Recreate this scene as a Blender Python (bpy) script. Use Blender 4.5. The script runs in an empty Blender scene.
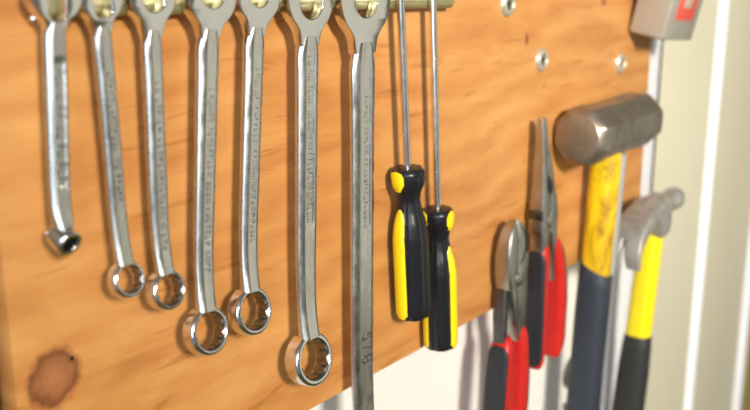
import bpy, bmesh, math, random
from mathutils import Vector, Matrix

random.seed(7)
SC = bpy.context.scene
COL = SC.collection
PI = math.pi
MM = 0.001

# ------------------------------------------------------------------ camera numbers
FPX = 946.0
DIST = 0.31
TH = math.radians(37.3)
PT = math.radians(14.35)
CAM = Vector((0, -DIST, 0))
FW = Vector((math.cos(TH) * math.cos(PT), math.sin(TH) * math.cos(PT), -math.sin(PT)))
RT = Vector((math.sin(TH), -math.cos(TH), 0))
UP = RT.cross(FW)

def at(px, py, off=0.0):
    """point of the photograph on the plane standing `off` mm in front of the board face (mm)"""
    d = FW + RT * ((px - 375) / FPX) + UP * ((205 - py) / FPX)
    t = (DIST - off * MM) / d.y
    return (CAM + d * t) * 1000.0

# ------------------------------------------------------------------ object helpers
def link(o, parent=None):
    COL.objects.link(o)
    if parent is not None:
        o.parent = parent
    return o

def empty(name, loc, rot=(0, 0, 0)):
    o = bpy.data.objects.new(name, None)
    o.location = Vector(loc) * MM
    o.rotation_euler = rot
    o.empty_display_size = 0.01
    return link(o)

def tag(o, label=None, cat=None, group=None, kind=None):
    if label: o['label'] = label
    if cat: o['category'] = cat
    if group: o['group'] = group
    if kind: o['kind'] = kind
    return o

def build(name, bm, mat, parent=None, sharp=38, smooth=True, recalc=True):
    """a bmesh in mm becomes one mesh object in metres"""
    if recalc:
        bmesh.ops.recalc_face_normals(bm, faces=bm.faces)
    bmesh.ops.scale(bm, vec=(MM, MM, MM), verts=bm.verts)
    me = bpy.data.meshes.new(name)
    bm.to_mesh(me); bm.free()
    if smooth:
        me.shade_smooth()
        me.set_sharp_from_angle(angle=math.radians(sharp))
    me.materials.append(mat)
    return link(bpy.data.objects.new(name, me), parent)

def loft(rings, cap=True, bm=None):
    bm = bm or bmesh.new()
    vr = [[bm.verts.new(p) for p in r] for r in rings]
    n = len(vr[0])
    for a, b in zip(vr, vr[1:]):
        for i in range(n):
            j = (i + 1) % n
            bm.faces.new((a[i], a[j], b[j], b[i]))
    if cap:
        bm.faces.new(list(reversed(vr[0])))
        bm.faces.new(vr[-1])
    return bm

def prism(poly, y0, y1, bevel=0, seg=2, bm=None):
    """polygon of (x, z) extruded from y0 (front) to y1 (back)"""
    b = bmesh.new()
    f = [b.verts.new((x, y0, z)) for x, z in poly]
    k = [b.verts.new((x, y1, z)) for x, z in poly]
    n = len(poly)
    b.faces.new(f); b.faces.new(list(reversed(k)))
    for i in range(n):
        j = (i + 1) % n
        b.faces.new((f[i], k[i], k[j], f[j]))
    bmesh.ops.recalc_face_normals(b, faces=b.faces)
    if bevel:
        rim = [e for e in b.edges if (abs(e.verts[0].co.y - e.verts[1].co.y) < 1e-6)]
        bmesh.ops.bevel(b, geom=rim, offset=bevel, segments=seg, affect='EDGES', profile=0.5, clamp_overlap=True)
    if bm is not None:
        me = bpy.data.meshes.new('tmp'); b.to_mesh(me); b.free()
        bm.from_mesh(me); bpy.data.meshes.remove(me)
        return bm
    return b

def box(x0, x1, y0, y1, z0, z1, bevel=0, seg=2):
    b = bmesh.new()
    bmesh.ops.create_cube(b, size=1)
    for v in b.verts:
        v.co = Vector((x0 if v.co.x < 0 else x1, y0 if v.co.y < 0 else y1, z0 if v.co.z < 0 else z1))
    if bevel:
        bmesh.ops.bevel(b, geom=list(b.edges), offset=bevel, segments=seg, affect='EDGES', profile=0.5)
    return b

def lathe(profile, axis='z', n=32, origin=(0, 0, 0), fn=None, cap=True):
    """profile of (r, h); fn(angle, r, h) may change the radius"""
    rings = []
    o = Vector(origin)
    for r, h in profile:
        ring = []
        for i in range(n):
            a = 2 * PI * i / n
            rr = fn(a, r, h) if fn else r
            c, s = rr * math.cos(a), rr * math.sin(a)
            p = {'z': (c, s, h), 'x': (h, c, s), 'y': (c, h, s)}[axis]
            ring.append(o + Vector(p))
        rings.append(ring)
    return loft(rings, cap)

def tube(path, radius, n=14, flat=1.0):
    """round bar along a list of points; radius a number or list"""
    pts = [Vector(p) for p in path]
    rings = []
    ref = None
    for i, p in enumerate(pts):
        t = (pts[min(i + 1, len(pts) - 1)] - pts[max(i - 1, 0)]).normalized()
        if ref is None:
            ref = t.cross(Vector((0, 1, 0)))
            if ref.length < 0.1: ref = t.cross(Vector((1, 0, 0)))
        ref = (ref - t * ref.dot(t)).normalized()
        q = t.cross(ref)
        r = radius[i] if isinstance(radius, (list, tuple)) else radius
        rings.append([p + ref * (r * math.cos(2 * PI * k / n)) + q * (r * flat * math.sin(2 * PI * k / n)) for k in range(n)])
    return loft(rings)

def interp(tab, s):
    """smooth interpolation in a table of (s, value)"""
    if s <= tab[0][0]: return tab[0][1]
    for (a, va), (b, vb) in zip(tab, tab[1:]):
        if s <= b:
            t = (s - a) / (b - a); t = t * t * (3 - 2 * t)
            return va + (vb - va) * t
    return tab[-1][1]

def rsect(cx, cy, w, d, z, n=24, p=3.0):
    """superellipse cross-section in the horizontal plane at height z"""
    out = []
    for i in range(n):
        a = 2 * PI * i / n
        c, s = math.cos(a), math.sin(a)
        out.append(Vector((cx + w / 2 * math.copysign(abs(c) ** (2 / p), c), cy + d / 2 * math.copysign(abs(s) ** (2 / p), s), z)))
    return out

# ------------------------------------------------------------------ materials
class NT:
    def __init__(self, name):
        self.m = bpy.data.materials.new(name); self.m.use_nodes = True
        self.t = self.m.node_tree; self.n = self.t.nodes; self.l = self.t.links
        self.b = self.n['Principled BSDF']
    def node(self, typ, **kw):
        nd = self.n.new(typ)
        for k, v in kw.items(): setattr(nd, k, v)
        return nd
    def math(self, op, a, b=None, clamp=False):
        nd = self.node('ShaderNodeMath', operation=op, use_clamp=clamp)
        for i, v in enumerate((a, b)):
            if v is None: continue
            if isinstance(v, (int, float)): nd.inputs[i].default_value = v
            else: self.l.new(v, nd.inputs[i])
        return nd.outputs[0]
    def ramp(self, fac, stops, interp='LINEAR'):
        r = self.node('ShaderNodeValToRGB'); r.color_ramp.interpolation = interp
        els = r.color_ramp.elements
        while len(els) < len(stops): els.new(0.5)
        for e, (p, c) in zip(els, stops):
            e.position = p; e.color = c if len(c) == 4 else (*c, 1)
        self.l.new(fac, r.inputs[0])
        return r.outputs[0]
    def mix(self, fac, a, b, mode='MIX'):
        nd = self.node('ShaderNodeMix', data_type='RGBA', blend_type=mode)
        for i, v in ((0, fac), (6, a), (7, b)):
            if isinstance(v, (int, float)): nd.inputs[i].default_value = v
            elif isinstance(v, tuple): nd.inputs[i].default_value = (*v, 1) if len(v) == 3 else v
            else: self.l.new(v, nd.inputs[i])
        return nd.outputs[2]
    def noise(self, vec, scale, detail=4, rough=0.55, dist=0.0):
        nd = self.node('ShaderNodeTexNoise')
        nd.inputs['Scale'].default_value = scale; nd.inputs['Detail'].default_value = detail
        nd.inputs['Roughness'].default_value = rough; nd.inputs['Distortion'].default_value = dist
        if vec is not None: self.l.new(vec, nd.inputs['Vector'])
        return nd.outputs[0]
    def coord(self, scale=(1, 1, 1), rot=(0, 0, 0), loc=(0, 0, 0)):
        tc = self.node('ShaderNodeTexCoord'); mp = self.node('ShaderNodeMapping')
        mp.inputs['Scale'].default_value = scale; mp.inputs['Rotation'].default_value = rot; mp.inputs['Location'].default_value = loc
        self.l.new(tc.outputs['Object'], mp.inputs['Vector'])
        return mp.outputs[0]
    def bump(self, h, strength=0.2, dist=0.001):
        nd = self.node('ShaderNodeBump')
        nd.inputs['Strength'].default_value = strength; nd.inputs['Distance'].default_value = dist
        self.l.new(h, nd.inputs['Height']); self.l.new(nd.outputs[0], self.b.inputs['Normal'])
    def setv(self, **kw):
        for k, v in kw.items():
            i = self.b.inputs[k.replace('_', ' ')]
            if isinstance(v, tuple): i.default_value = (*v, 1)
            elif isinstance(v, (int, float)): i.default_value = v
            else: self.l.new(v, i)
        return self

def lin(r, g, b):
    f = lambda c: (c / 255 / 12.92) if c / 255 <= 0.04045 else ((c / 255 + 0.055) / 1.055) ** 2.4
    return (f(r), f(g), f(b))

def plain(name, rgb, rough=0.5, metal=0.0, var=0.06, nscale=120, bump=0.0, spec=0.5):
    t = NT(name)
    c = t.coord()
    n = t.noise(c, nscale, 3)
    lo = tuple(v * (1 - var) for v in rgb); hi = tuple(min(1, v * (1 + var)) for v in rgb)
    t.setv(Base_Color=t.ramp(n, [(0.3, lo), (0.7, hi)]), Roughness=rough, Metallic=metal)
    t.b.inputs['Specular IOR Level'].default_value = spec
    if bump: t.bump(n, bump, 0.0006)
    return t.m

M = {}
def wood():
    t = NT('varnished_plywood')
    c = t.coord()
    warp = t.noise(t.coord(scale=(5, 5, 14)), 1.6, 3, 0.5)
    g1 = t.noise(t.coord(scale=(9, 1, 70)), 1.0, 5, 0.6, 1.6)          # long grain along the board
    g2 = t.noise(t.coord(scale=(40, 1, 420), rot=(0, 0.05, 0)), 1.0, 3, 0.6, 0.4)
    g3 = t.noise(t.coord(scale=(3.2, 1, 6)), 1.3, 4, 0.6, 2.2)         # cloudy rotary-cut figure
    wv = t.node('ShaderNodeTexWave', wave_type='BANDS', bands_direction='Z')
    wv.inputs['Scale'].default_value = 14; wv.inputs['Distortion'].default_value = 9
    wv.inputs['Detail'].default_value = 3; wv.inputs['Detail Scale'].default_value = 1.2
    t.l.new(t.coord(scale=(0.45, 1, 1), rot=(0, 0.12, 0)), wv.inputs['Vector'])
    v = t.math('ADD', t.math('MULTIPLY', g1, 0.30), t.math('MULTIPLY', g3, 0.50))
    v = t.math('ADD', v, t.math('MULTIPLY', g2, 0.10))
    v = t.math('ADD', v, t.math('MULTIPLY', wv.outputs['Fac'], 0.10))
    col = t.ramp(v, [(0.26, lin(172, 108, 57)), (0.42, lin(199, 134, 73)), (0.56, lin(213, 151, 86)), (0.78, lin(230, 173, 106))])
    # thin dark grain cracks
    cr = t.noise(t.coord(scale=(16, 1, 150), rot=(0, -0.04, 0)), 1.0, 2, 0.5, 1.0)
    crm = t.ramp(cr, [(0.30, (1, 1, 1)), (0.36, (0, 0, 0))])
    col = t.mix(t.math('MULTIPLY', crm, 0.35), col, lin(150, 78, 34))
    # knot low on the left, ringed and darker on its upper and right rim
    def spot(x, z, sx, sz, warpamt):
        mp = t.node('ShaderNodeMapping', vector_type='POINT')
        mp.inputs['Location'].default_value = (-x * MM / (sx * MM), 0, -z * MM / (sz * MM))
        mp.inputs['Scale'].default_value = (1 / (sx * MM), 0, 1 / (sz * MM))
        tc = t.node('ShaderNodeTexCoord'); t.l.new(tc.outputs['Object'], mp.inputs['Vector'])
        ln = t.node('ShaderNodeVectorMath', operation='LENGTH'); t.l.new(mp.outputs[0], ln.inputs[0])
        w = t.noise(t.coord(), 130, 4, 0.6)
        return t.math('ADD', ln.outputs['Value'], t.math('MULTIPLY', t.math('SUBTRACT', w, 0.5), warpamt))
    k = spot(198, -159, 13, 13.5, 0.75)
    km = t.ramp(k, [(0.8, (1, 1, 1)), (1.2, (0, 0, 0))])
    kc = t.ramp(k, [(0.0, lin(172, 112, 72)), (0.35, lin(158, 98, 64)), (0.58, lin(142, 84, 56)), (0.76, lin(96, 50, 36)), (0.95, lin(124, 70, 48))])
    # swirl of grain hugging the knot
    halo = t.ramp(k, [(0.9, (0, 0, 0)), (1.1, (0.55, 0.55, 0.55)), (1.7, (0, 0, 0))])
    col = t.mix(halo, col, lin(196, 110, 58))
    ringn = t.ramp(t.math('FRACT', t.math('MULTIPLY', k, 4.5)), [(0.0, (0, 0, 0)), (0.1, (1, 1, 1)), (0.3, (0, 0, 0))])
    kc = t.mix(t.math('MULTIPLY', ringn, 0.35), kc, lin(112, 58, 34))
    col = t.mix(t.math('MULTIPLY', km, 0.78), col, kc)
    pin = spot(206.5, -153.5, 1.1, 1.3, 0.2)
    col = t.mix(t.ramp(pin, [(0.7, (1, 1, 1)), (1.1, (0, 0, 0))]), col, lin(50, 28, 16))
    for x, z, sx, sz, a in ((576, -50, 3.2, 5.5, 0.75), (697, -29, 6, 4, 0.7), (604, -84, 2, 1.4, 0.6), (640, -56, 1.6, 1.2, .5)):
        s = spot(x, z, sx, sz, 0.9)
        col = t.mix(t.math('MULTIPLY', t.ramp(s, [(0.5, (1, 1, 1)), (1.15, (0, 0, 0))]), a), col, lin(120, 66, 44))
    t.setv(Base_Color=col, Roughness=0.42)
    t.b.inputs['Specular IOR Level'].default_value = 0.35
    t.bump(t.math('ADD', g2, cr), 0.12, 0.0004)
    return t.m
M['wood'] = wood()

def chrome(name, base, rough, bump=0.05):
    t = NT(name)
    n = t.noise(t.coord(scale=(1, 1, 0.35)), 260, 3, 0.6)
    t.setv(Base_Color=base, Metallic=1.0, Roughness=t.ramp(n, [(0.3, (rough * 0.7,) * 3), (0.75, (rough * 1.5,) * 3)]))
    t.bump(n, bump, 0.0003)
    return t.m
M['chrome'] = chrome('chrome_plate', (0.72, 0.72, 0.70), 0.15)
M['satin'] = chrome('satin_chrome', (0.66, 0.66, 0.62), 0.26)
M['shaft'] = chrome('polished_steel_rod', (0.80, 0.79, 0.75), 0.22)
M['plier'] = chrome('oiled_steel', (0.44, 0.43, 0.39), 0.34, 0.1)
M['plier_dark'] = chrome('dark_steel', (0.13, 0.125, 0.12), 0.4, 0.1)  # darker colour of the plier steel
M['nickel'] = plain('nickel_plate', (0.66, 0.61, 0.47), 0.28, 0.55, 0.05, 200)
M['dark'] = plain('recess_shade', (0.012, 0.011, 0.01), 0.7)  # near-black colour in place of the shade inside slots
M['zinc'] = plain('yellow_zinc_plate', lin(150, 142, 98), 0.34, 0.25, 0.06, 60)
M['pole'] = plain('pale_highlight_strip', lin(222, 212, 160), 0.28, 0.2, 0.05, 60)  # pale colour imitates the bright highlight on the rail
M['socket'] = chrome('shade_darkened_chrome', (0.26, 0.25, 0.23), 0.3)  # darkened to imitate the shadows reflected inside the ring holes
M['letters'] = chrome('worn_lettering', (0.50, 0.49, 0.45), 0.35, 0.1)
M['stamp'] = chrome('dark_stamp', (0.28, 0.27, 0.23), 0.4)
M['black'] = plain('black_plastic', (0.011, 0.011, 0.014), 0.28, 0, 0.1)
M['yellow'] = plain('yellow_plastic', lin(238, 212, 22), 0.33, 0, 0.04)
M['red'] = plain('red_rubber', lin(186, 30, 22), 0.42, 0, 0.06)
M['black_rubber'] = plain('black_rubber', (0.014, 0.015, 0.019), 0.55, 0, 0.2, 300, 0.15)
M['navy_rubber'] = plain('slate_black_rubber', lin(40, 45, 56), 0.6, 0, 0.2, 300, 0.2)
M['claw_rubber'] = plain('soft_black_rubber', (0.018, 0.018, 0.018), 0.6, 0, 0.2, 300, 0.15)
M['wall'] = plain('white_wall_paint', lin(236, 232, 224), 0.6, 0, 0.02, 14)
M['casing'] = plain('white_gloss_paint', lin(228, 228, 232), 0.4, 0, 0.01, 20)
M['door'] = plain('cream_paint', lin(192, 186, 163), 0.45, 0, 0.015, 9)
M['gap_shade'] = plain('gap_shade_grey', lin(44, 42, 38), 0.7)  # dark colour for the shade in the door gap
M['olive'] = plain('olive_paint', lin(128, 118, 62), 0.6, 0, 0.05, 12)
M['grey_case'] = plain('grey_enamel', lin(172, 166, 154), 0.36, 0.35, 0.03, 60)
M['sticker_red'] = plain('red_sticker', lin(212, 84, 68), 0.5, 0, 0.05)
M['sticker_pale'] = plain('pale_grey_print', lin(176, 160, 142), 0.5, 0, 0.05)
M['hook'] = plain('grey_hook_metal', lin(120, 120, 112), 0.4, 0.7, 0.1)
M['grey_side'] = plain('grey_fibreglass', lin(150, 150, 146), 0.5, 0, 0.05)

def forged(name, lo, hi, rough, metal=0.85):
    t = NT(name)
    n = t.noise(t.coord(), 90, 5, 0.65)
    s = t.noise(t.coord(), 700, 3, 0.6)
    t.setv(Base_Color=t.ramp(n, [(0.3, lo), (0.7, hi)]), Metallic=metal, Roughness=t.ramp(n, [(0.3, (rough * 1.25,) * 3), (0.7, (rough * 0.8,) * 3)]))
    t.bump(t.math('ADD', n, t.math('MULTIPLY', s, 0.3)), 0.25, 0.0007)
    return t.m
M['forged'] = forged('forged_brown_steel', (0.22, 0.19, 0.15), (0.42, 0.37, 0.30), 0.44)
M['face'] = forged('struck_steel_face', (0.24, 0.19, 0.13), (0.38, 0.31, 0.22), 0.5)
M['claw'] = forged('scuffed_grey_steel', (0.29, 0.27, 0.245), (0.54, 0.51, 0.47), 0.5, 0.6)

def worn_yellow():
    t = NT('worn_yellow_paint')
    n = t.noise(t.coord(scale=(60, 60, 22)), 1.0, 5, 0.7, 1.2)
    m = t.noise(t.coord(scale=(150, 150, 60)), 1.0, 4, 0.7, 0.8)
    col = t.ramp(n, [(0.30, lin(132, 88, 22)), (0.44, lin(190, 148, 16)), (0.56, lin(226, 192, 14)), (0.72, lin(236, 206, 24))])
    col = t.mix(t.math('MULTIPLY', t.ramp(m, [(0.3, (1, 1, 1)), (0.42, (0, 0, 0))]), 0.6), col, lin(128, 90, 34))
    t.setv(Base_Color=col, Roughness=0.45)
    t.bump(m, 0.15, 0.0005)
    return t.m
M['worn_yellow'] = worn_yellow()

# ------------------------------------------------------------------ the setting
def struct(name, bm, mat, sharp=30):
    o = build(name, bm, mat, None, sharp)
    o['kind'] = 'structure'
    return o

BOARD_R, BOARD_B, BOARD_L = 800, -233, 181
board = tag(build('pegboard_panel', box(BOARD_L, BOARD_R, 0, 12.5, BOARD_B, 420, 0.8), M['wood'], None, 30),
            'orange varnished plywood board with a dark knot, carrying all the tools on the wall', 'board')
board.name = 'plywood_board'
struct('wall_back', box(-400, 864, 30, 60, -1100, 900), M['wall'])
# casing strip beside the door, board overlaps its left part
struct('trim_1', box(782, 858, 13, 30, -1100, 900, 1.2), M['casing'])
# batten that carries the board's left half (same depth as the casing)
struct('trim_2', box(200, 300, 12.5, 30, -190, 380, 0.5), M['wall'])

# flush dark strip painted as the shade in the casing-door gap
struct('trim_3', box(858, 864.5, 13.6, 30, -1100, 900), M['gap_shade'])
# cream door leaf; bead mouldings coloured white to stand in for their highlight
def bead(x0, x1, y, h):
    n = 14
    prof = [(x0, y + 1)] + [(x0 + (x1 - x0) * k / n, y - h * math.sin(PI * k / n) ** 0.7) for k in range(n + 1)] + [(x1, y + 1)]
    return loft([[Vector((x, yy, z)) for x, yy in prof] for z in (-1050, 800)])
d = build('door_1', box(864.5, 1272, 15, 30, -1060, 880, 1.0), M['door'], None, 40)
d['kind'] = 'structure'
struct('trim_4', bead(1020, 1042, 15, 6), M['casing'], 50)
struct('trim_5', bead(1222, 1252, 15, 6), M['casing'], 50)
struct('wall_right', box(1273, 1900, 12, 60, -1100, 900), M['olive'])
struct('floor', box(-900, 1900, -2600, 60, -1130, -1100), M['olive'])
wl = struct('wall_left', box(-400, 176.5, 8, 30, -1100, 900), plain('brown_panel', lin(112, 84, 40), 0.6, 0, 0.1, 20))  # plain brown slab left of the board

# ------------------------------------------------------------------ magnetic rail
RAIL_F = 8.5       # how far the rail's face stands off the board
def rail():
    r = empty('magnetic_tool_rail', (330, 0, 2), (0, math.radians(1.3), 0))
    x0, x1 = 204 - 330, 472 - 330
    z0, z1 = -22 - 2, 34 - 2
    tag(r, 'olive yellow metal tool rail screwed across the top of the board', 'tool rail')
    prof = []
    # folded channel: flat face, rounded lower and upper lips
    R = 3.0
    for k in range(7):
        a = PI / 2 * k / 6
        prof.append((-RAIL_F + R - R * math.cos(a), z0 + R - R * math.sin(a)))
    prof = prof + [(-0.0, z0), (-0.0, z1)]
    for k in range(7):
        a = PI / 2 * k / 6
        prof.append((-RAIL_F + R - R * math.sin(a), z1 - R + R * math.cos(a)))
    b = loft([[Vector((x, y, z)) for y, z in prof] for x in (x0, x1)])
    ends = [e for e in b.edges if abs(e.verts[0].co.x - e.verts[1].co.x) < 1e-6]
    bmesh.ops.bevel(b, geom=ends, offset=0.7, segments=2, affect='EDGES', clamp_overlap=True)
    build('channel', b, M['zinc'], r, 50)
    # two pole strips along the face, coloured pale for the highlight there
    for zz in (-17.5, 8):
        build('pole_strip', box(x0 + 4, x1 - 4, -RAIL_F - 0.4, -RAIL_F + 1, zz - 2, zz + 5, 0.35), M['pole'], r, 40)
    return r
rail()
# little round nail head poking out at the rail's lower left end
p = at(34.5, 18.5, 4)
nail = build('nail', lathe([(0.0, -6), (1.2, -5.8), (1.9, -5.0), (1.9, -4.4), (0.9, -4.2), (0.9, 3)], 'y', 20), M['chrome'])
nail.location = Vector((p.x, 0, p.z)) * MM
tag(nail, 'small shiny nail head at the left end of the rail', 'nail')

# ------------------------------------------------------------------ wrenches
def glyph_marks(width, length, depth, seed, y):
    """worn raised lettering, too rubbed down to read: short strokes along the shaft"""
    rnd = random.Random(seed)
    bm = bmesh.new()
    z = length / 2
    while z > -length / 2:
        h = rnd.uniform(1.2, 2.0)
        kind = rnd.randint(0, 3)
        w = width * rnd.uniform(0.75, 1)
        def bar(x0, x1, z0, z1):
            b = box(x0, x1, y - depth, y + 0.3, z0, z1)
            me = bpy.data.meshes.new('t'); b.to_mesh(me); b.free(); bm.from_mesh(me); bpy.data.meshes.remove(me)
        bar(-w / 2, w / 2, z - 0.45, z)
        if kind in (0, 2): bar(-w / 2, w / 2, z - h, z - h + 0.45)
        if kind in (1, 2): bar(-w / 2, -w / 2 + 0.5, z - h, z)
        if kind in (0, 3): bar(w / 2 - 0.5, w / 2, z - h, z)
        if kind == 3: bar(-0.25, 0.25, z - h, z)
        z -= h + (0.9 if rnd.random() > 0.15 else 2.6)
    return bm

def text_mesh(body, size, depth, mat, parent, name, loc, rot):
    cu = bpy.data.curves.new(name, 'FONT')
    cu.body = body; cu.size = size * MM; cu.extrude = depth * MM; cu.space_character = 1.35; cu.align_x = 'CENTER'; cu.align_y = 'CENTER'
    tmp = bpy.data.objects.new(name, cu); COL.objects.link(tmp)
    dg = bpy.context.evaluated_depsgraph_get()
    me = bpy.data.meshes.new_from_object(tmp.evaluated_get(dg))
    bpy.data.objects.remove(tmp); bpy.data.curves.remove(cu)
    me.materials.clear(); me.materials.append(mat)
    o = bpy.data.objects.new(name, me)
    o.location = Vector(loc) * MM; o.rotation_euler = rot
    return link(o, parent)

TJ = 6.0
def wrench(head, ring, R, Ro, wtab, label, tilt=0.0, slot=0.53, sdrop=0.62, ch=(0, 0, 0, 0), marks=None,
           t_sh=5.2, t_ring=8.0, bend=2.5, rot_ring=12, zn=1.28, curve=0.0, yaw_ring=0, blind=False, text=None, ringR=0.735):
    """head, ring: (x, z) in mm. Combination wrench: open jaw up, box end down."""
    dx, dz = ring[0] - head[0], ring[1] - head[1]
    L = math.hypot(dx, dz)
    lean = math.atan2(dx, -dz)
    yc = -(RAIL_F + 0.45 + TJ / 2)
    root = empty('combination_wrench', (head[0], yc, head[1]), (0, -lean, 0))
    tag(root, label, 'wrench', 'combination wrenches hanging from the rail')
    # --- open jaw
    poly = []
    nz = zn * R * 1.12
    wtab = [(a, b * (1.16 if a == 1 else 1.32)) for a, b in wtab]
    w0 = wtab[0][1]
    rt = math.radians(tilt)
    def circ(a): return (R * math.cos(a), R * math.sin(a))
    a0 = math.radians(-50)
    e = circ(a0); tx, tz = math.sin(-a0), math.cos(a0)      # direction of travel at the start of the arc
    p0 = (w0 / 2, -nz); 
    for k in range(10):                                      # blend from shaft to arc (cubic)
        t = k / 10
        c1 = (w0 / 2, -nz + 0.10 * R); c2 = (e[0] - tx * 0.34 * R, e[1] - tz * 0.34 * R)
        b0, b1, b2, b3 = (1 - t) ** 3, 3 * t * (1 - t) ** 2, 3 * t * t * (1 - t), t ** 3
        poly.append((b0 * p0[0] + b1 * c1[0] + b2 * c2[0] + b3 * e[0], b0 * p0[1] + b1 * c1[1] + b2 * c2[1] + b3 * e[1]))
    a1 = math.radians(58)
    for k in range(17):
        a = a0 + (a1 + rt * 0.6 - a0) * k / 16
        poly.append(circ(a))
    sw = slot * R
    inner = [(sw + 0.8, 1.12 * R), (sw, 1.02 * R)]
    sb = -(sdrop * R - sw)
    for k in range(15):
        a = -PI * k / 14
        inner.append((sw * math.cos(a), sb + sw * 0.95 * math.sin(a)))
    inner += [(-sw, 1.02 * R), (-sw - 0.8, 1.12 * R)]
    c, s = math.cos(rt), math.sin(rt)
    poly += [(x * c - z * s, x * s + z * c) for x, z in inner]
    a2 = PI - a1 + rt * 0.6; a3 = PI - a0
    for k in range(17):
        a = a2 + (a3 - a2) * k / 16
        poly.append(circ(a))
    left = [(-x, z) for x, z in reversed(poly[:10])]
    poly += left
    bm = prism(poly, -TJ / 2, TJ / 2, min(2.1, 0.125 * R), 3)
    for f in (1.0, 0.85, 0.7, 0.55, 0.4):                   # rows across the neck so it can thin down into the shaft
        bmesh.ops.bisect_plane(bm, geom=list(bm.verts) + list(bm.edges) + list(bm.faces), plane_co=(0, 0, -nz * f + 0.01), plane_no=(0, 0, 1))
    for v in bm.verts:
        q = max(0.0, min(1.0, (-v.co.z / nz - 0.45) / 0.55))
        v.co.y *= 1 - q * q * (3 - 2 * q) * (1 - (t_sh * 1.1 - 1.5) / TJ)
        v.co.x *= 1 - 0.20 * q ** 3
    bmesh.ops.triangulate(bm, faces=[f for f in bm.faces if len(f.verts) > 4], quad_method='BEAUTY', ngon_method='EAR_CLIP')
    build('open_jaw', bm, M['chrome'], root, 40)
    # --- shaft, lofted along its length
    rings = []
    NS = 46
    Lz = L - Ro * 0.86
    zs0 = nz * 0.80
    for i in range(NS):
        s = i / (NS - 1)
        z = -(zs0 + (Lz - zs0) * s)
        w = interp(wtab, s)
        if s < 0.08: w *= 0.66 + 0.34 * math.sin(s / 0.08 * PI / 2)
        t = t_sh * (1 + 0.10 * math.cos(s * PI))
        if s > 0.88: t = t_sh * 0.9 + (t_ring - t_sh * 0.9) * 0.55 * ((s - 0.88) / 0.12) ** 2
        y = -bend * max(0, (s - 0.72) / 0.28) ** 2
        xo = curve * math.sin(s * PI)
        cd = 0.0
        if ch[2] > 0 and ch[0] <= s <= ch[1]:
            ed = min((s - ch[0]) / 0.02, (ch[1] - s) / 0.02, 1)
            cd = ch[2] * max(0, ed)
        cw = ch[3] if ch[2] > 0 else 0.19
        half = [(-0.50, 0.0), (-0.488, -0.14), (-0.452, -0.27), (-0.395, -0.375), (-0.325, -0.45), (-cw - 0.03, -0.50), (-cw, -0.50)]
        pts = []
        for u, v in half: pts.append((u * w, v * t))
        pts[-1] = (-cw * w, -0.5 * t)
        pts.append((-cw * w + 0.25, -0.5 * t + cd)); pts.append((cw * w - 0.25, -0.5 * t + cd)); pts.append((cw * w, -0.5 * t))
        for u, v in reversed(half[:-1]): pts.append((-u * w, v * t))
        back = [(-u * w, -v * t) for u, v in half[1:6]]
        pts += back + [(-x, yv) for x, yv in reversed(back)]
        rings.append([Vector((x + xo, y + yv, z)) for x, yv in pts])
    build('shaft', loft(rings), M['satin'], root, 36)
    # --- box end
    n = 96
    Ri = Ro * ringR
    def hole(a, r):                                           # twelve-point socket
        ph = (a % (PI / 6)) / (PI / 6)
        return r * (0.93 + 0.11 * abs(ph - 0.5) * 2)
    bm = bmesh.new()
    h = t_ring / 2
    prof = [('o', Ro - 1.5, -h), ('o', Ro - 0.75, -h + 0.25), ('o', Ro - 0.2, -h + 0.85), ('o', Ro, -h + 1.7), ('o', Ro, h - 1.2), ('o', Ro - 0.8, h),
            ('i', Ri + 0.5, h), ('i', Ri, h - 0.8), ('i', Ri, -h + 1.0), ('c', Ri + 0.35, -h + 0.3), ('c', Ri + 0.8, -h)]
    vr = []
    for kind, r, y in prof:
        row = []
        for i in range(n):
            a = 2 * PI * i / n
            rr = hole(a, r) if kind == 'i' else (r if kind == 'o' else r * 1.015)
            row.append(bm.verts.new((rr * math.cos(a), y, rr * math.sin(a))))
        vr.append(row)
    for q in range(len(vr)):
        a_, b_ = vr[q], vr[(q + 1) % len(vr)]
        for i in range(n):
            j = (i + 1) % n
            bm.faces.new((a_[i], a_[j], b_[j], b_[i]))
    if blind:
        bmesh.ops.create_circle(bm, cap_ends=True, segments=32, radius=Ri * 1.02, matrix=Matrix.Translation((0, h * 0.55, 0)) @ Matrix.Rotation(PI / 2, 4, 'X'))
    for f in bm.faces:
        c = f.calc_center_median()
        if math.hypot(c.x, c.z) < Ri * 1.06 and abs(c.y) < h - 0.2: f.material_index = 1  # hole walls coloured darker in place of reflected shade
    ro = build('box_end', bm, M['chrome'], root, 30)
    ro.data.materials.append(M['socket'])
    ro.location = Vector((0, -bend, -L)) * MM
    ro.rotation_euler = (-math.radians(rot_ring), 0, math.radians(yaw_ring))
    # two little bosses where shaft and ring meet
    # --- rubbed raised lettering on the face
    if marks:
        s0, s1, mw = marks
        zc = -(zs0 + (Lz - zs0) * (s0 + s1) / 2); ln = (Lz - zs0) * (s1 - s0)
        mb = glyph_marks(mw, ln, 0.35, int(R * 100), -t_sh / 2 + (ch[2] if ch[2] else 0))
        for v in mb.verts:
            z = v.co.z + zc; s = (-z - zs0) / (Lz - zs0)
            v.co = Vector((v.co.x + curve * math.sin(s * PI), v.co.y - bend * max(0, (s - 0.72) / 0.28) ** 2, z))
        tag(build('raised_lettering', mb, M['letters'], root, 30, smooth=False), None, None)
    if text:
        s = text[1]; z = -(zs0 + (Lz - zs0) * s)
        y = -t_sh * (1 + 0.10 * math.cos(s * PI)) / 2 - bend * max(0, (s - 0.72) / 0.28) ** 2
        text_mesh(text[0], text[2], 0.25, M['stamp'], root, 'size_stamp', (0, y, z), (PI / 2, PI / 2, 0))
    return root

def xz(px, py, off): 
    p = at(px, py, off); return (p.x, p.z)

HO, RO_ = RAIL_F + 0.45 + TJ, RAIL_F + 0.45 + TJ / 2 + 2.5 + 3.6
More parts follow.
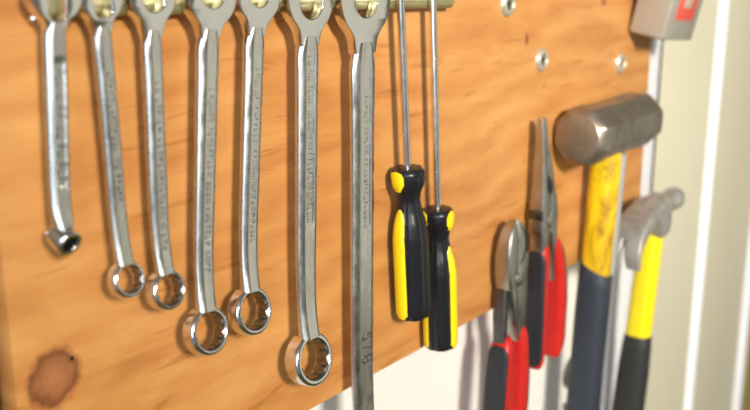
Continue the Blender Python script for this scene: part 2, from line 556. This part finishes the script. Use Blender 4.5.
# widths along each shaft: (position 0 top .. 1 ring, mm)
wrench(xz(57.5, -7, HO), xz(74, 241, RO_ + 2), 10.4, 5.0, [(0, 7.0), (0.3, 7.0), (0.7, 6.8), (0.93, 6.6), (1, 6.4)],
       'dull grey wrench with a long sunken panel, leftmost of the row, shortest', slot=0.34, sdrop=0.98, tilt=0,
       ch=(0.16, 0.82, 1.2, 0.26), marks=(0.19, 0.79, 2.6), bend=1.5, rot_ring=-26, yaw_ring=4, t_ring=9, zn=1.1, blind=True, ringR=0.78)
wrench(xz(102.5, -4, HO), xz(132, 281, RO_), 9.4, 7.6, [(0, 6.6), (0.2, 6.0), (0.6, 6.0), (0.9, 5.8), (1, 6.6)],
       'slim chrome wrench with a small ring, second from the left of the row', curve=0.5, marks=(0.18, 0.72, 2.6), slot=0.42, sdrop=0.9, t_sh=4.8, t_ring=6.0, zn=1.32)
wrench(xz(154, -6, HO), xz(171.5, 291.5, RO_), 11.4, 8.6, [(0, 7.2), (0.2, 6.8), (0.6, 7.0), (0.9, 6.6), (1, 7.4)],
       'chrome wrench with flaking raised lettering, third from the left of the row', marks=(0.2, 0.9, 2.9), slot=0.44, sdrop=0.64, t_ring=6.6, zn=1.38)
wrench(xz(213.5, -6, HO), xz(211.5, 332.5, RO_), 13.6, 11.0, [(0, 9.2), (0.2, 8.6), (0.6, 8.2), (0.9, 7.8), (1, 8.8)],
       'chrome wrench whose ring hangs lower than both its neighbours, fourth from the left', marks=(0.2, 0.86, 3.2), slot=0.46, sdrop=0.46, t_ring=7.4, zn=1.2)
wrench(xz(260, -7, HO), xz(255.5, 312.5, RO_), 13.4, 11.4, [(0, 9.0), (0.2, 8.4), (0.6, 8.2), (0.9, 7.8), (1, 8.8)],
       'chrome wrench fifth from the left, left of the wrench with the lowest ring', marks=(0.15, 0.8, 3.2), slot=0.44, sdrop=0.48, t_ring=7.4, zn=1.24)
wrench(xz(312, -3, HO), xz(316, 361, RO_ + 1), 16.2, 13.7, [(0, 11.5), (0.2, 10.6), (0.6, 10.4), (0.9, 9.6), (1, 10.8)],
       'large chrome wrench with the lowest visible ring, immediately left of the thickest wrench', ch=(0.03, 0.62, 0.8, 0.22), marks=(0.06, 0.6, 3.6), slot=0.48, sdrop=0.66, t_ring=9.0, t_sh=5.6, zn=1.24)
wrench(xz(367, -2, HO), xz(372, 470, RO_ + 1), 20.0, 13.6, [(0, 14.8), (0.2, 13.4), (0.6, 13.7), (0.9, 13.2), (1, 13.4)],
       'thickest and longest wrench, its lower end running out of the picture, beside the screwdrivers', ch=(0.02, 0.44, 0.7, 0.20), marks=(0.12, 0.62, 3.4), slot=0.46, sdrop=0.52,
       tilt=10, t_ring=10, t_sh=6.0, zn=1.22, text=('5/8', 0.73, 11.5))

# ------------------------------------------------------------------ screwdrivers
def screwdriver(tip, guard, bottom, Rr, rotz, strips, label, flat, shaft_r):
    """tip, guard, bottom: (x, z) mm of blade tip, top of handle, end of handle"""
    dx, dz = bottom[0] - tip[0], bottom[1] - tip[1]
    L = math.hypot(dx, dz); lean = math.atan2(dx, -dz)
    off = RAIL_F + shaft_r + 0.5
    root = empty('screwdriver', (guard[0], -off, guard[1]), (0, -lean, 0))
    tag(root, label, 'screwdriver', 'screwdrivers hanging from the rail')
    Ls = math.hypot(tip[0] - guard[0], tip[1] - guard[1]); Lh = math.hypot(bottom[0] - guard[0], bottom[1] - guard[1])
    if flat:
        rings = []
        for z, w, t in ((-6, 1, 1), (Ls - 26, 1, 1), (Ls - 17, 1.15, .85), (Ls - 9, 1.45, .45), (Ls - 3, 1.4, .25), (Ls, 1.35, .2)):
            rings.append(rsect(0, 0, 2 * shaft_r * w, 2 * shaft_r * t, z, 24, 2.0 if w == 1 else 2.6))
        build('blade', loft(rings), M['shaft'], root)
    else:
        build('blade', lathe([(shaft_r, -6), (shaft_r, Ls - 6), (shaft_r * .8, Ls - 3), (shaft_r * .25, Ls)], 'z', 24), M['shaft'], root)
    # handle: rounded guard, waist, fluted grip
    prof = [(0.62, 0), (0.80, -0.6), (0.90, -2.4), (0.92, -6), (0.86, -10), (0.68, -14.5), (0.62, -19), (0.70, -25), (0.88, -32), (0.99, -40), (1.0, -52), (1.0, -Lh + 8), (0.98, -Lh + 3.5), (0.88, -Lh + 1), (0.7, -Lh)]
    def flute(a, r, h):
        k = 0.0 if h > -4 else 0.07
        f = abs(math.cos(3 * (a)))                             # six lobes
        return r * Rr * (1 - k * (1 - f) ** 2)
    # finer heights
    P = []
    for (r0, h0), (r1, h1) in zip(prof, prof[1:]):
        for q in range(4): P.append((r0 + (r1 - r0) * q / 4, h0 + (h1 - h0) * q / 4))
    P.append(prof[-1])
    h = build('handle', lathe(P, 'z', 72, fn=flute), M['black'], root, 60)
    h.rotation_euler = (0, 0, rotz)
    # yellow inlays: a cap lobe on the guard and a long strip down the grip, per side
    def patch(a_c, half, rows, name):
        bm = bmesh.new(); g = []
        NA = 9
        for hz, sc in rows:
            row = []
            base = None
            for (r0, h0), (r1, h1) in zip(prof, prof[1:]):
                if h1 <= hz <= h0:
                    base = r0 + (r1 - r0) * ((h0 - hz) / (h0 - h1) if h0 != h1 else 0)
            for i in range(NA):
                u = -1 + 2 * i / (NA - 1)
                a = a_c + u * half * sc
                rr = flute(a - rotz, base, hz) + 0.55 * (1 - u ** 4) - 0.12
                row.append(bm.verts.new((rr * math.cos(a), rr * math.sin(a), hz)))
            g.append(row)
        for r0, r1 in zip(g, g[1:]):
            for i in range(NA - 1): bm.faces.new((r0[i], r0[i + 1], r1[i + 1], r1[i]))
        o = build(name, bm, M['yellow'], h, 60)
        o.rotation_euler = (0, 0, -rotz)
        return o
    def rows_of(z0, z1, n, up, dn):
        out = []
        for i in range(n + 1):
            t = i / n; z = z0 + (z1 - z0) * t
            sc = 1.0
            d0 = abs(z - z0); d1 = abs(z - z1)
            if d0 < up: sc = math.sqrt(max(0.02, 1 - (1 - d0 / up) ** 2))
            if d1 < dn: sc = min(sc, math.sqrt(max(0.3, 1 - (1 - d1 / dn) ** 2)))
            out.append((z, sc))
        return out
    for ang, half in strips:
        patch(ang, half, rows_of(-0.8, -12.5, 12, 2.0, 5), 'guard_inlay')
        patch(ang, half * 0.92, rows_of(-23, -Lh + 1.6, 26, 8, 2.5), 'grip_inlay')
    return root
# directions towards the camera seen from each handle, strips are placed around them
sdo = RAIL_F + 2.8
t1, g1, b1 = xz(395, -46, sdo), xz(407, 167, sdo), xz(410, 318, sdo)
va = math.atan2(-DIST * 1000 + sdo, -g1[0])
screwdriver(t1, g1, b1, 10.9, va + 0.3, [(va - 0.74, 0.54), (va + 2.6, 0.50)], 'flat blade screwdriver with black and yellow handle hanging higher, beside the thickest wrench', True, 2.3)
t2, g2, b2 = xz(425, -50, sdo), xz(437.5, 208, sdo), xz(435, 350, sdo)
va = math.atan2(-DIST * 1000 + sdo, -g2[0])
screwdriver(t2, g2, b2, 10.7, va + 0.15, [(va - 1.12, 0.48), (va + 1.12, 0.48)], 'black and yellow screwdriver hanging lower, right of the other screwdriver', False, 2.2)

# ------------------------------------------------------------------ cup washers with screws in the board
def board_screw(px, py, label, R=8.4):
    p = at(px, py, 0)
    root = empty('washer_screw', (p.x, 0, p.z))
    tag(root, label, 'screw', 'screws with cup washers in the board')
    build('cup_washer', lathe([(R, 0.2), (R, -0.4), (R - 0.8, -1.6), (R - 2.0, -2.7), (R - 3.0, -3.1), (R - 3.7, -2.9), (R - 4.1, -1.9), (R - 4.1, 0.2)], 'y', 40, cap=False), M['nickel'], root, 60)
    s = build('screw_head', lathe([(0.01, -1.5), (R - 5.6, -1.55), (R - 4.5, -1.3), (R - 4.1, -0.9), (R - 4.1, 0.1)], 'y', 32), M['socket'], root)
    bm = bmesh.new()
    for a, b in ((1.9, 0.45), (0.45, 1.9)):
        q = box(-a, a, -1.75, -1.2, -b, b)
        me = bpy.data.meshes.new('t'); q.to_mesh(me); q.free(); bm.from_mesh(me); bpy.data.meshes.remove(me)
    build('cross_slot', bm, M['dark'], s, 30)  # near-black bars stand in for the shade inside the slot
board_screw(507, 4, 'cup washer screw at the top edge of the picture right of the rail')
board_screw(541, 60, 'cup washer screw in open wood above the needle nose pliers')
board_screw(620, 63, 'cup washer screw near the board edge, above the sledge hammer head')

# ------------------------------------------------------------------ pliers
def rail_pts(tab, z):
    for (z0, *a), (z1, *b) in zip(tab, tab[1:]):
        if z0 >= z >= z1:
            t = (z0 - z) / (z0 - z1)
            return [u + (v - u) * t for u, v in zip(a, b)]
    return list(tab[-1][1:])

def grip(tab, root, inset_side, off):
    """tab rows: (z, x centre, width, y centre, depth). Red dipped handle with a black outer inlay."""
    zs = [tab[0][0] + (tab[-1][0] - tab[0][0]) * i / 40 for i in range(41)]
    rings = []
    for i, z in enumerate(zs):
        xc, w, yc, d = rail_pts(tab, z)
        k = 1.0
        e = min(i, 40 - i)
        if e < 3: k = (0.72, 0.9, 0.98)[e]
        rings.append(rsect(xc - off[0], yc - off[1], w * k, d * k, z - off[2], 28, 3.2))
    g = build('grip', loft(rings), M['red'], root, 60)
    rings = []
    zz = zs[2:40]
    for i, z in enumerate(zz):
        xc, w, yc, d = rail_pts(tab, z)
        e = min(i, len(zz) - 1 - i); k = (0.55, 0.86, 0.97)[e] if e < 3 else 1
        rings.append(rsect(xc - off[0] + inset_side * (w * 0.20), yc - off[1], w * 0.64, d * 0.965 * k, z - off[2], 28, 6))
    tag(build('grip_inlay', loft(rings), M['black_rubber'], g, 60), 'black rubber inlay')
    return g

def plate(pts_l, pts_r, y0, y1, off, bevel=0.8):
    poly = [(x - off[0], z - off[2]) for x, z in pts_l] + [(x - off[0], z - off[2]) for x, z in reversed(pts_r)]
    return prism(poly, y0 - off[1], y1 - off[1], bevel)

def needle_pliers():
    o = (591, 0, -171)
    r = empty('needle_nose_pliers', o)
    tag(r, 'long nose pliers with red and black grips, hanging left of the sledge hammer', 'pliers')
    def jaw(side):
        # one tapering jaw, deep at the joint and fine at the tip
        prof = [(-103, 0.5, 2.4, 4.5), (-106, 0.4, 3.4, 5.2), (-120, 0.4, 4.6, 6.6), (-140, 0.4, 7.0, 9), (-155, 0.4, 9.0, 10.5), (-166, 0.4, 11.5, 11.5), (-178, 0.4, 12, 12), (-186, 0.4, 11.5, 12)]
        rings = []
        for z, a, b, d in prof:
            rings.append([q + Vector((0, 0, 0)) for q in rsect(side * (a + b) / 2 + 0 + (591 - 591) + (z + 171) * -0.10 * 0, -11.0, b - a, d, z + 171, 28, 9.0)])
        # the nose leans a little left at the tip as in the photo
        for ring in rings:
            for v in ring: v.x += -9.5 * max(0, (v.z) / 68.0) if v.z > 0 else 0
        return build('jaw', loft(rings), M['plier'], r, 50)
    jaw(-1); jaw(1)
    # near-black lump painted as the shade in the slot between the jaws
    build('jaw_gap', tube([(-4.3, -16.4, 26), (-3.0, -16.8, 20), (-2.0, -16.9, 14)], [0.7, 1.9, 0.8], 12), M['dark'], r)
    build('pivot', lathe([(0.1, -17.7), (4.2, -17.6), (5.0, -17.2), (5.0, -4.5), (3.5, -4.0)], 'y', 32, (0, 0, -6)), M['plier'], r)
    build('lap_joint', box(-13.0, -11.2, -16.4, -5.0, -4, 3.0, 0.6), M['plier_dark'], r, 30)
    # shanks disappear into the grips
    for s in (-1, 1):
        build('shank', loft([rsect(s * 5.5 + 0.5, -11, 10, 11.5, -12, 24, 7), rsect((-4.8, 9)[s > 0], -11, 10, 11, -24, 24, 6), rsect((-4.6, 15)[s > 0], -11, 6, 8, -36, 24, 3), rsect((-4.6, 20)[s > 0], -11, 4, 6, -60, 24, 3)]), M['plier'], r, 50)
    grip([(-194, 588, 10, -10.5, 13), (-205, 586.5, 11, -10.5, 15.5), (-225, 586, 11, -10.5, 17), (-250, 586.5, 10.5, -10.5, 17), (-275, 587, 9.5, -10.5, 16), (-290, 587, 8, -10.5, 14)], r, -1, o)
    grip([(-192, 604, 10, -10.5, 13), (-205, 609, 11.5, -10.5, 15), (-225, 614, 12, -10.5, 16.5), (-245, 616, 12, -10.5, 17), (-275, 617, 11, -10.5, 16), (-290, 615.5, 9, -10.5, 14)], r, 1, o)
    return r
needle_pliers()

def side_cutters():
    o = (545, 0, -212)
    r = empty('diagonal_cutters', o)
    tag(r, 'diagonal cutting pliers with red and black grips, lower left of the long nose pliers', 'pliers')
    y0, y1 = -17.5, -6.0
    def half(side):
        # rounded beak with a bevelled cutting edge near the centre line
        out = [(-167.5, 0.3, 2.0, 5), (-170, 0.3, 6.0, 7.5), (-175, 0.3, 9.8, 9.5), (-182, 0.3, 12.4, 11), (-190, 0.3, 13.6, 12), (-200, 0.3, 13.4, 12.5), (-208, 0.3, 12.4, 12.5), (-214, 0.3, 10.5, 12)]
        rings = []
        for z, a, b, d in out:
            rings.append(rsect(side * (a + b) / 2, -12, b - a, d, z + 212, 28, 7.0))
        return build('jaw', loft(rings), M['plier'], r, 50)
    half(-1); half(1)
    # dark ground bevels on the face of the beak, a V towards the joint
    b = prism([(1.2, 40.8), (4.0, 40), (8.6, 36.6), (11.8, 29), (12.4, 21), (8.5, 20.5), (2.0, 13)], -18.3, -16.5, 0.4)
    for v in b.verts: 
        if v.co.z > 34: v.co.y += (v.co.z - 34) * 0.36
    build('ground_bevel', b, M['plier_dark'], r, 40)
    build('pivot', lathe([(0.1, -19.2), (4.6, -19.1), (5.4, -18.6), (5.4, -6)], 'y', 32, (1.0, 0, 4)), M['plier'], r)
    # shanks: left one dark and set back, right one a long bright taper in front
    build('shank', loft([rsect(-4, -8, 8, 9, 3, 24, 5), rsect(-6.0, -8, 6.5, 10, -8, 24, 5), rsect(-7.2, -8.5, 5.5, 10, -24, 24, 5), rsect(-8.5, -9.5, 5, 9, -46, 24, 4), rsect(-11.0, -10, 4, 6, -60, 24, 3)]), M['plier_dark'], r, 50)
    build('shank', loft([rsect(4.5, -13, 17, 10, 6, 28, 8), rsect(5.2, -13, 15.5, 11, -8, 28, 8), rsect(6.8, -12.5, 12.5, 11, -24, 28, 7), rsect(9.2, -11.5, 9, 10, -38, 28, 6), rsect(12.5, -11, 5, 7, -50, 28, 4)]), M['plier'], r, 50)
    grip([(-250, 540, 9, -10.5, 13), (-258, 537.5, 11, -10.5, 16), (-280, 535, 11.5, -10.5, 17), (-305, 533, 11.5, -10.5, 17), (-335, 534, 10.5, -10.5, 16), (-350, 535, 9, -10.5, 14)], r, -1, o)
    grip([(-244, 556, 9, -10.5, 13), (-256, 558.5, 11.5, -10.5, 16), (-280, 560.5, 12, -10.5, 17), (-305, 560.5, 12, -10.5, 17), (-335, 559, 11, -10.5, 16), (-350, 557, 9, -10.5, 14)], r, 1, o)
    return r
side_cutters()

# ------------------------------------------------------------------ sledge hammer
def sledge():
    hc = Vector((674, -21.3, -121))
    r = empty('sledge_hammer', hc)
    tag(r, 'heavy short sledge hammer with octagonal steel head and worn yellow handle', 'hammer')
    # head: octagon with softened corners, round bevelled faces
    def sect(x, R, octo):
        ring = []
        for i in range(64):
            a = 2 * PI * i / 64
            ph = ((a + PI / 8) % (PI / 4)) - PI / 8
            ro = min(math.cos(PI / 8) / math.cos(ph) / math.cos(PI / 8) * 0.985, 1.052)
            k = 1 + (ro - 1) * octo
            ring.append(Vector((x, R * k * math.cos(a), R * k * math.sin(a))))
        return ring
    tab = [(-57.5, 15.0, 0), (-57.3, 16.6, 0), (-56.4, 17.6, 0.1), (-52.5, 20.4, 0.8), (-50, 21.0, 1), (-34, 21.0, 1), (-20, 20.3, 1), (0, 20.0, 1), (20, 20.3, 1), (34, 21.0, 1), (52, 21.0, 1), (55, 20.2, 0.8), (59, 17.4, 0.1), (60, 15.5, 0)]
    build('head', loft([sect(*t) for t in tab]), M['forged'], r, 24)
    build('striking_face', lathe([(0.1, -58.4), (8, -58.3), (13, -58.0), (15.6, -57.4), (15.8, -56.5)], 'x', 48), M['face'], r, 60)
    # handle, leaning slightly back to the wall
    hx = 1.5
    def hc_y(z): return 1.5 + 7.5 * (-z) / 225.0
    rings = []
    for z, w, d in ((14, 15, 19), (0, 16, 21), (-18, 19, 22), (-30, 19, 23.5), (-70, 18.5, 23.5), (-110, 18.5, 23.5), (-140, 18, 23)):
        rings.append(rsect(hx, hc_y(z), w, d, z, 32, 2.3))
    build('handle', loft(rings), M['worn_yellow'], r, 60)
    rings = []
    for z, w, d in ((-21, 9, 17), (-60, 9, 17), (-118, 9, 17)):
        rings.append(rsect(hx + 7.0, hc_y(z) - 4.5, w, d, z, 24, 2.4))
    tag(build('handle_core', loft(rings), M['grey_side'], r, 60), 'grey core strip along the handle')
    rings = []
    for i, (z, w, d) in enumerate(((-113, 18.5, 24), (-114, 20, 26), (-128, 21.5, 27), (-160, 22, 27.5), (-200, 22, 27), (-240, 23, 28), (-275, 25, 29), (-284, 24, 28), (-288, 18, 22))):
        ring = rsect(hx, hc_y(z), w, d, z, 32, 2.3)
        if i < 2:
            for v in ring: v.z += -(v.x - hx) * 0.0 + (v.y - hc_y(z)) * 0.45
        rings.append(ring)
    tag(build('grip', loft(rings), M['navy_rubber'], r, 60), 'slate black rubber grip')
    return r
sledge()
# ------------------------------------------------------------------ claw hammer
def claw_hammer():
    hc = Vector((757, -30, -203))
    r = empty('claw_hammer', hc)
    tag(r, 'claw hammer with bright yellow and black handle, rightmost tool by the door', 'hammer')
    # poll: round face, bell, neck, eye block
    prof = [(7.8, 46.5), (9.4, 45.4), (9.9, 43.5), (9.8, 37), (9.2, 33), (8.2, 29), (7.9, 24), (9.0, 18), (10.6, 12), (11, 11)]
    rings = []
    for rad, x in prof:
        k = max(0.0, min(1.0, (22 - x) / 14))
        ring = []
        for i in range(32):
            a = 2 * PI * i / 32
            c, s = math.cos(a), math.sin(a)
            p = 2 + 2.0 * k
            ring.append(Vector((x, rad * math.copysign(abs(c) ** (2 / p), c), rad * math.copysign(abs(s) ** (2 / p), s) + 3)))
        rings.append(ring)
    for x, wy, z0, z1 in ((9, 11.8, -22, 13.0), (2, 12, -23, 13.5), (-6, 12.3, -22, 13.5), (-11, 12.2, -14, 13), (-20, 12, -6, 11.5)):
        ring = []
        for i in range(32):
            a = 2 * PI * i / 32
            c, s = math.cos(a), math.sin(a)
            ring.append(Vector((x, wy * math.copysign(abs(c) ** .5, c), (z0 + z1) / 2 + (z1 - z0) / 2 * math.copysign(abs(s) ** .5, s))))
        rings.append(ring)
    build('head', loft(rings), M['claw'], r, 50)
    # curved claws, split by a V that widens to the tips
    path = [(-12, 3.5, 19, 0), (-28, 0.8, 16, 0), (-42, -3.6, 13.5, 0), (-51, -8.5, 11.5, 0), (-57, -13.5, 9, 0.5), (-60.5, -19, 6.5, 1.1), (-61.8, -26, 4.2, 1.8), (-61.2, -34, 1.4, 2.4)]
    def claw_ring(i, y0, y1):
        x, z, t, g = path[i]
        q0, q1 = path[max(0, i - 1)], path[min(len(path) - 1, i + 1)]
        d = Vector((q1[0] - q0[0], 0, q1[1] - q0[1])).normalized()
        nrm = Vector((-d.z, 0, d.x))
        ring = []
        for k in range(28):
            a = 2 * PI * k / 28
            c, s_ = math.cos(a), math.sin(a)
            ring.append(Vector((x, (y0 + y1) / 2, z)) + nrm * (t / 2 * math.copysign(abs(s_) ** .3, s_)) + Vector((0, (y1 - y0) / 2 * math.copysign(abs(c) ** .3, c), 0)))
        return ring
    build('claw_root', loft([claw_ring(i, -12.4 - 0.35 * i, 12.4 + 0.6 * i) for i in range(5)]), M['claw'], r, 50)
    for side in (-1, 1):
        rings = []
        for i in range(3, 8):
            g = path[i][3] * 1.35; o_ = 12.45 + (0.35 if side < 0 else 0.6) * i
            ys = sorted((side * g + 0.8, side * o_))
            rings.append(claw_ring(i, *ys))
        build('claw', loft(rings), M['claw'], r, 50)
    def hy(z): return 10.5 * (-z) / 180.0
    rings = [rsect(0, hy(z), w, d, z, 32, 2.4) for z, w, d in ((12, 14, 18), (-12, 15, 19), (-22, 18, 20), (-60, 17.5, 21), (-100, 18, 22), (-122, 18, 22))]
    build('handle', loft(rings), M['yellow'], r, 60)
    rings = []
    for i, (z, w, d) in enumerate(((-112, 18, 21.8), (-113, 19.4, 23.2), (-124, 21.4, 25), (-150, 23, 27), (-190, 23.5, 28), (-225, 25, 29), (-236, 23, 27), (-240, 17, 20))):
        rings.append(rsect(0, hy(z), w, d, z, 32, 2.4))
    build('grip', loft(rings), M['claw_rubber'], r, 60)
    return r
claw_hammer()

def hanger():
    # bent steel hook that carries the claw hammer under its neck
    x = 778
    r = empty('hammer_hook', (x, 0, -228))
    tag(r, 'dark steel hook on the board holding up the claw hammer', 'hook')
    build('back_plate', box(-7, 7, -2, 0.2, 0, 22, 0.7), M['plier_dark'], r, 40)
    for s in (0,):
        build('prong', tube([(0, -1, 16), (0, -10, 16.2), (0, -26, 16.6), (0, -36, 17)], 2.0, 14), M['hook'], r, 60)
hanger()
# ------------------------------------------------------------------ grey box with red label, top right
def grey_box():
    r = empty('grey_metal_case', (745, -0.8, -54), (math.radians(11), math.radians(4), 0))
    tag(r, 'grey enamelled case with a red label at the top right corner of the board', 'case')
    build('body', box(0, 68, -30, 0, 0, 120, 2.2, 3), M['grey_case'], r, 40)
    build('red_label', box(14, 54, -30.35, -29.5, 17, 62, 0.15), M['sticker_red'], r, 30)
    build('label_print', box(25, 43, -30.6, -30.2, 27, 44, 0.1), M['sticker_pale'], r, 30)
grey_box()

# ------------------------------------------------------------------ grey hook on the white wall behind the sledge hammer
def wall_hook():
    p = at(570, 372, -30)
    r = empty('wall_hook', (p.x, 30, p.z))
    tag(r, 'grey metal hook on the white wall, half hidden by the sledge hammer handle', 'hook')
    build('back_plate', lathe([(0.1, -3), (13, -3), (15, -1.5), (15, 0.5)], 'y', 32), M['hook'], r, 50)
    build('prong', tube([(0, -2, 4), (0, -14, 2), (0, -22, -8), (-4, -24, -22), (-8, -20, -30), (-14, -14, -30), (-17, -10, -22)], [4, 4, 4, 4, 4, 4, 3], 14), M['hook'], r, 60)
wall_hook()

# ------------------------------------------------------------------ light
def area(name, loc, target, size, power, color, size_y=None):
    L = bpy.data.lights.new(name, 'AREA')
    L.energy = power; L.color = color; L.size = size
    if size_y: L.shape = 'RECTANGLE'; L.size_y = size_y
    o = bpy.data.objects.new(name, L); COL.objects.link(o)
    o.location = loc
    o.rotation_euler = (Vector(target) - Vector(loc)).to_track_quat('-Z', 'Y').to_euler()
    return o
area('ceiling_lamp', (-0.66, -2.0, 0.72), (1.0, 0, -0.12), 0.36, 9.2, (1.0, 0.94, 0.83), 0.36).data.spread = math.radians(50)
area('reflection_fill', (1.9, -1.5, -0.15), (0.4, 0, -0.1), 1.3, 4.2, (1.0, 0.95, 0.80), 1.7)  # unseen lamp added so the wrench fronts reflect brighter
area('window_light', (-1.4, -1.0, 0.3), (0.2, 0, -0.1), 0.9, 17, (0.76, 0.87, 1.0), 1.2)
W = bpy.data.worlds.new('room'); SC.world = W; W.use_nodes = True
nt = W.node_tree
tc = nt.nodes.new('ShaderNodeTexCoord'); sep = nt.nodes.new('ShaderNodeSeparateXYZ')
mr = nt.nodes.new('ShaderNodeMapRange'); rp = nt.nodes.new('ShaderNodeValToRGB')
nt.links.new(tc.outputs['Generated'], sep.inputs[0])
mr.inputs[1].default_value = -1; mr.inputs[2].default_value = 1
nt.links.new(sep.outputs[0], mr.inputs[0]); nt.links.new(mr.outputs[0], rp.inputs[0])
e = rp.color_ramp.elements
e[0].position = 0.0; e[0].color = (0.62, 0.70, 0.86, 1)
e[1].position = 1.0; e[1].color = (0.30, 0.28, 0.22, 1)
k = e.new(0.45); k.color = (0.42, 0.40, 0.35, 1)
bg = nt.nodes['Background']
nt.links.new(rp.outputs[0], bg.inputs['Color']); bg.inputs['Strength'].default_value = 0.42

# ------------------------------------------------------------------ camera
cd = bpy.data.cameras.new('camera')
cd.sensor_width = 36.0; cd.lens = FPX / 750 * 36.0
cd.clip_start = 0.01
cam = bpy.data.objects.new('camera', cd); COL.objects.link(cam)
cam.matrix_world = Matrix((
    (RT.x, UP.x, -FW.x, CAM.x), (RT.y, UP.y, -FW.y, CAM.y), (RT.z, UP.z, -FW.z, CAM.z), (0, 0, 0, 1)))
cd.dof.use_dof = True
cd.dof.focus_distance = 0.475
cd.dof.aperture_fstop = 7.5
SC.camera = cam
SC.view_settings.view_transform = 'Standard'
SC.view_settings.look = 'None'
SC.view_settings.exposure = 0.0
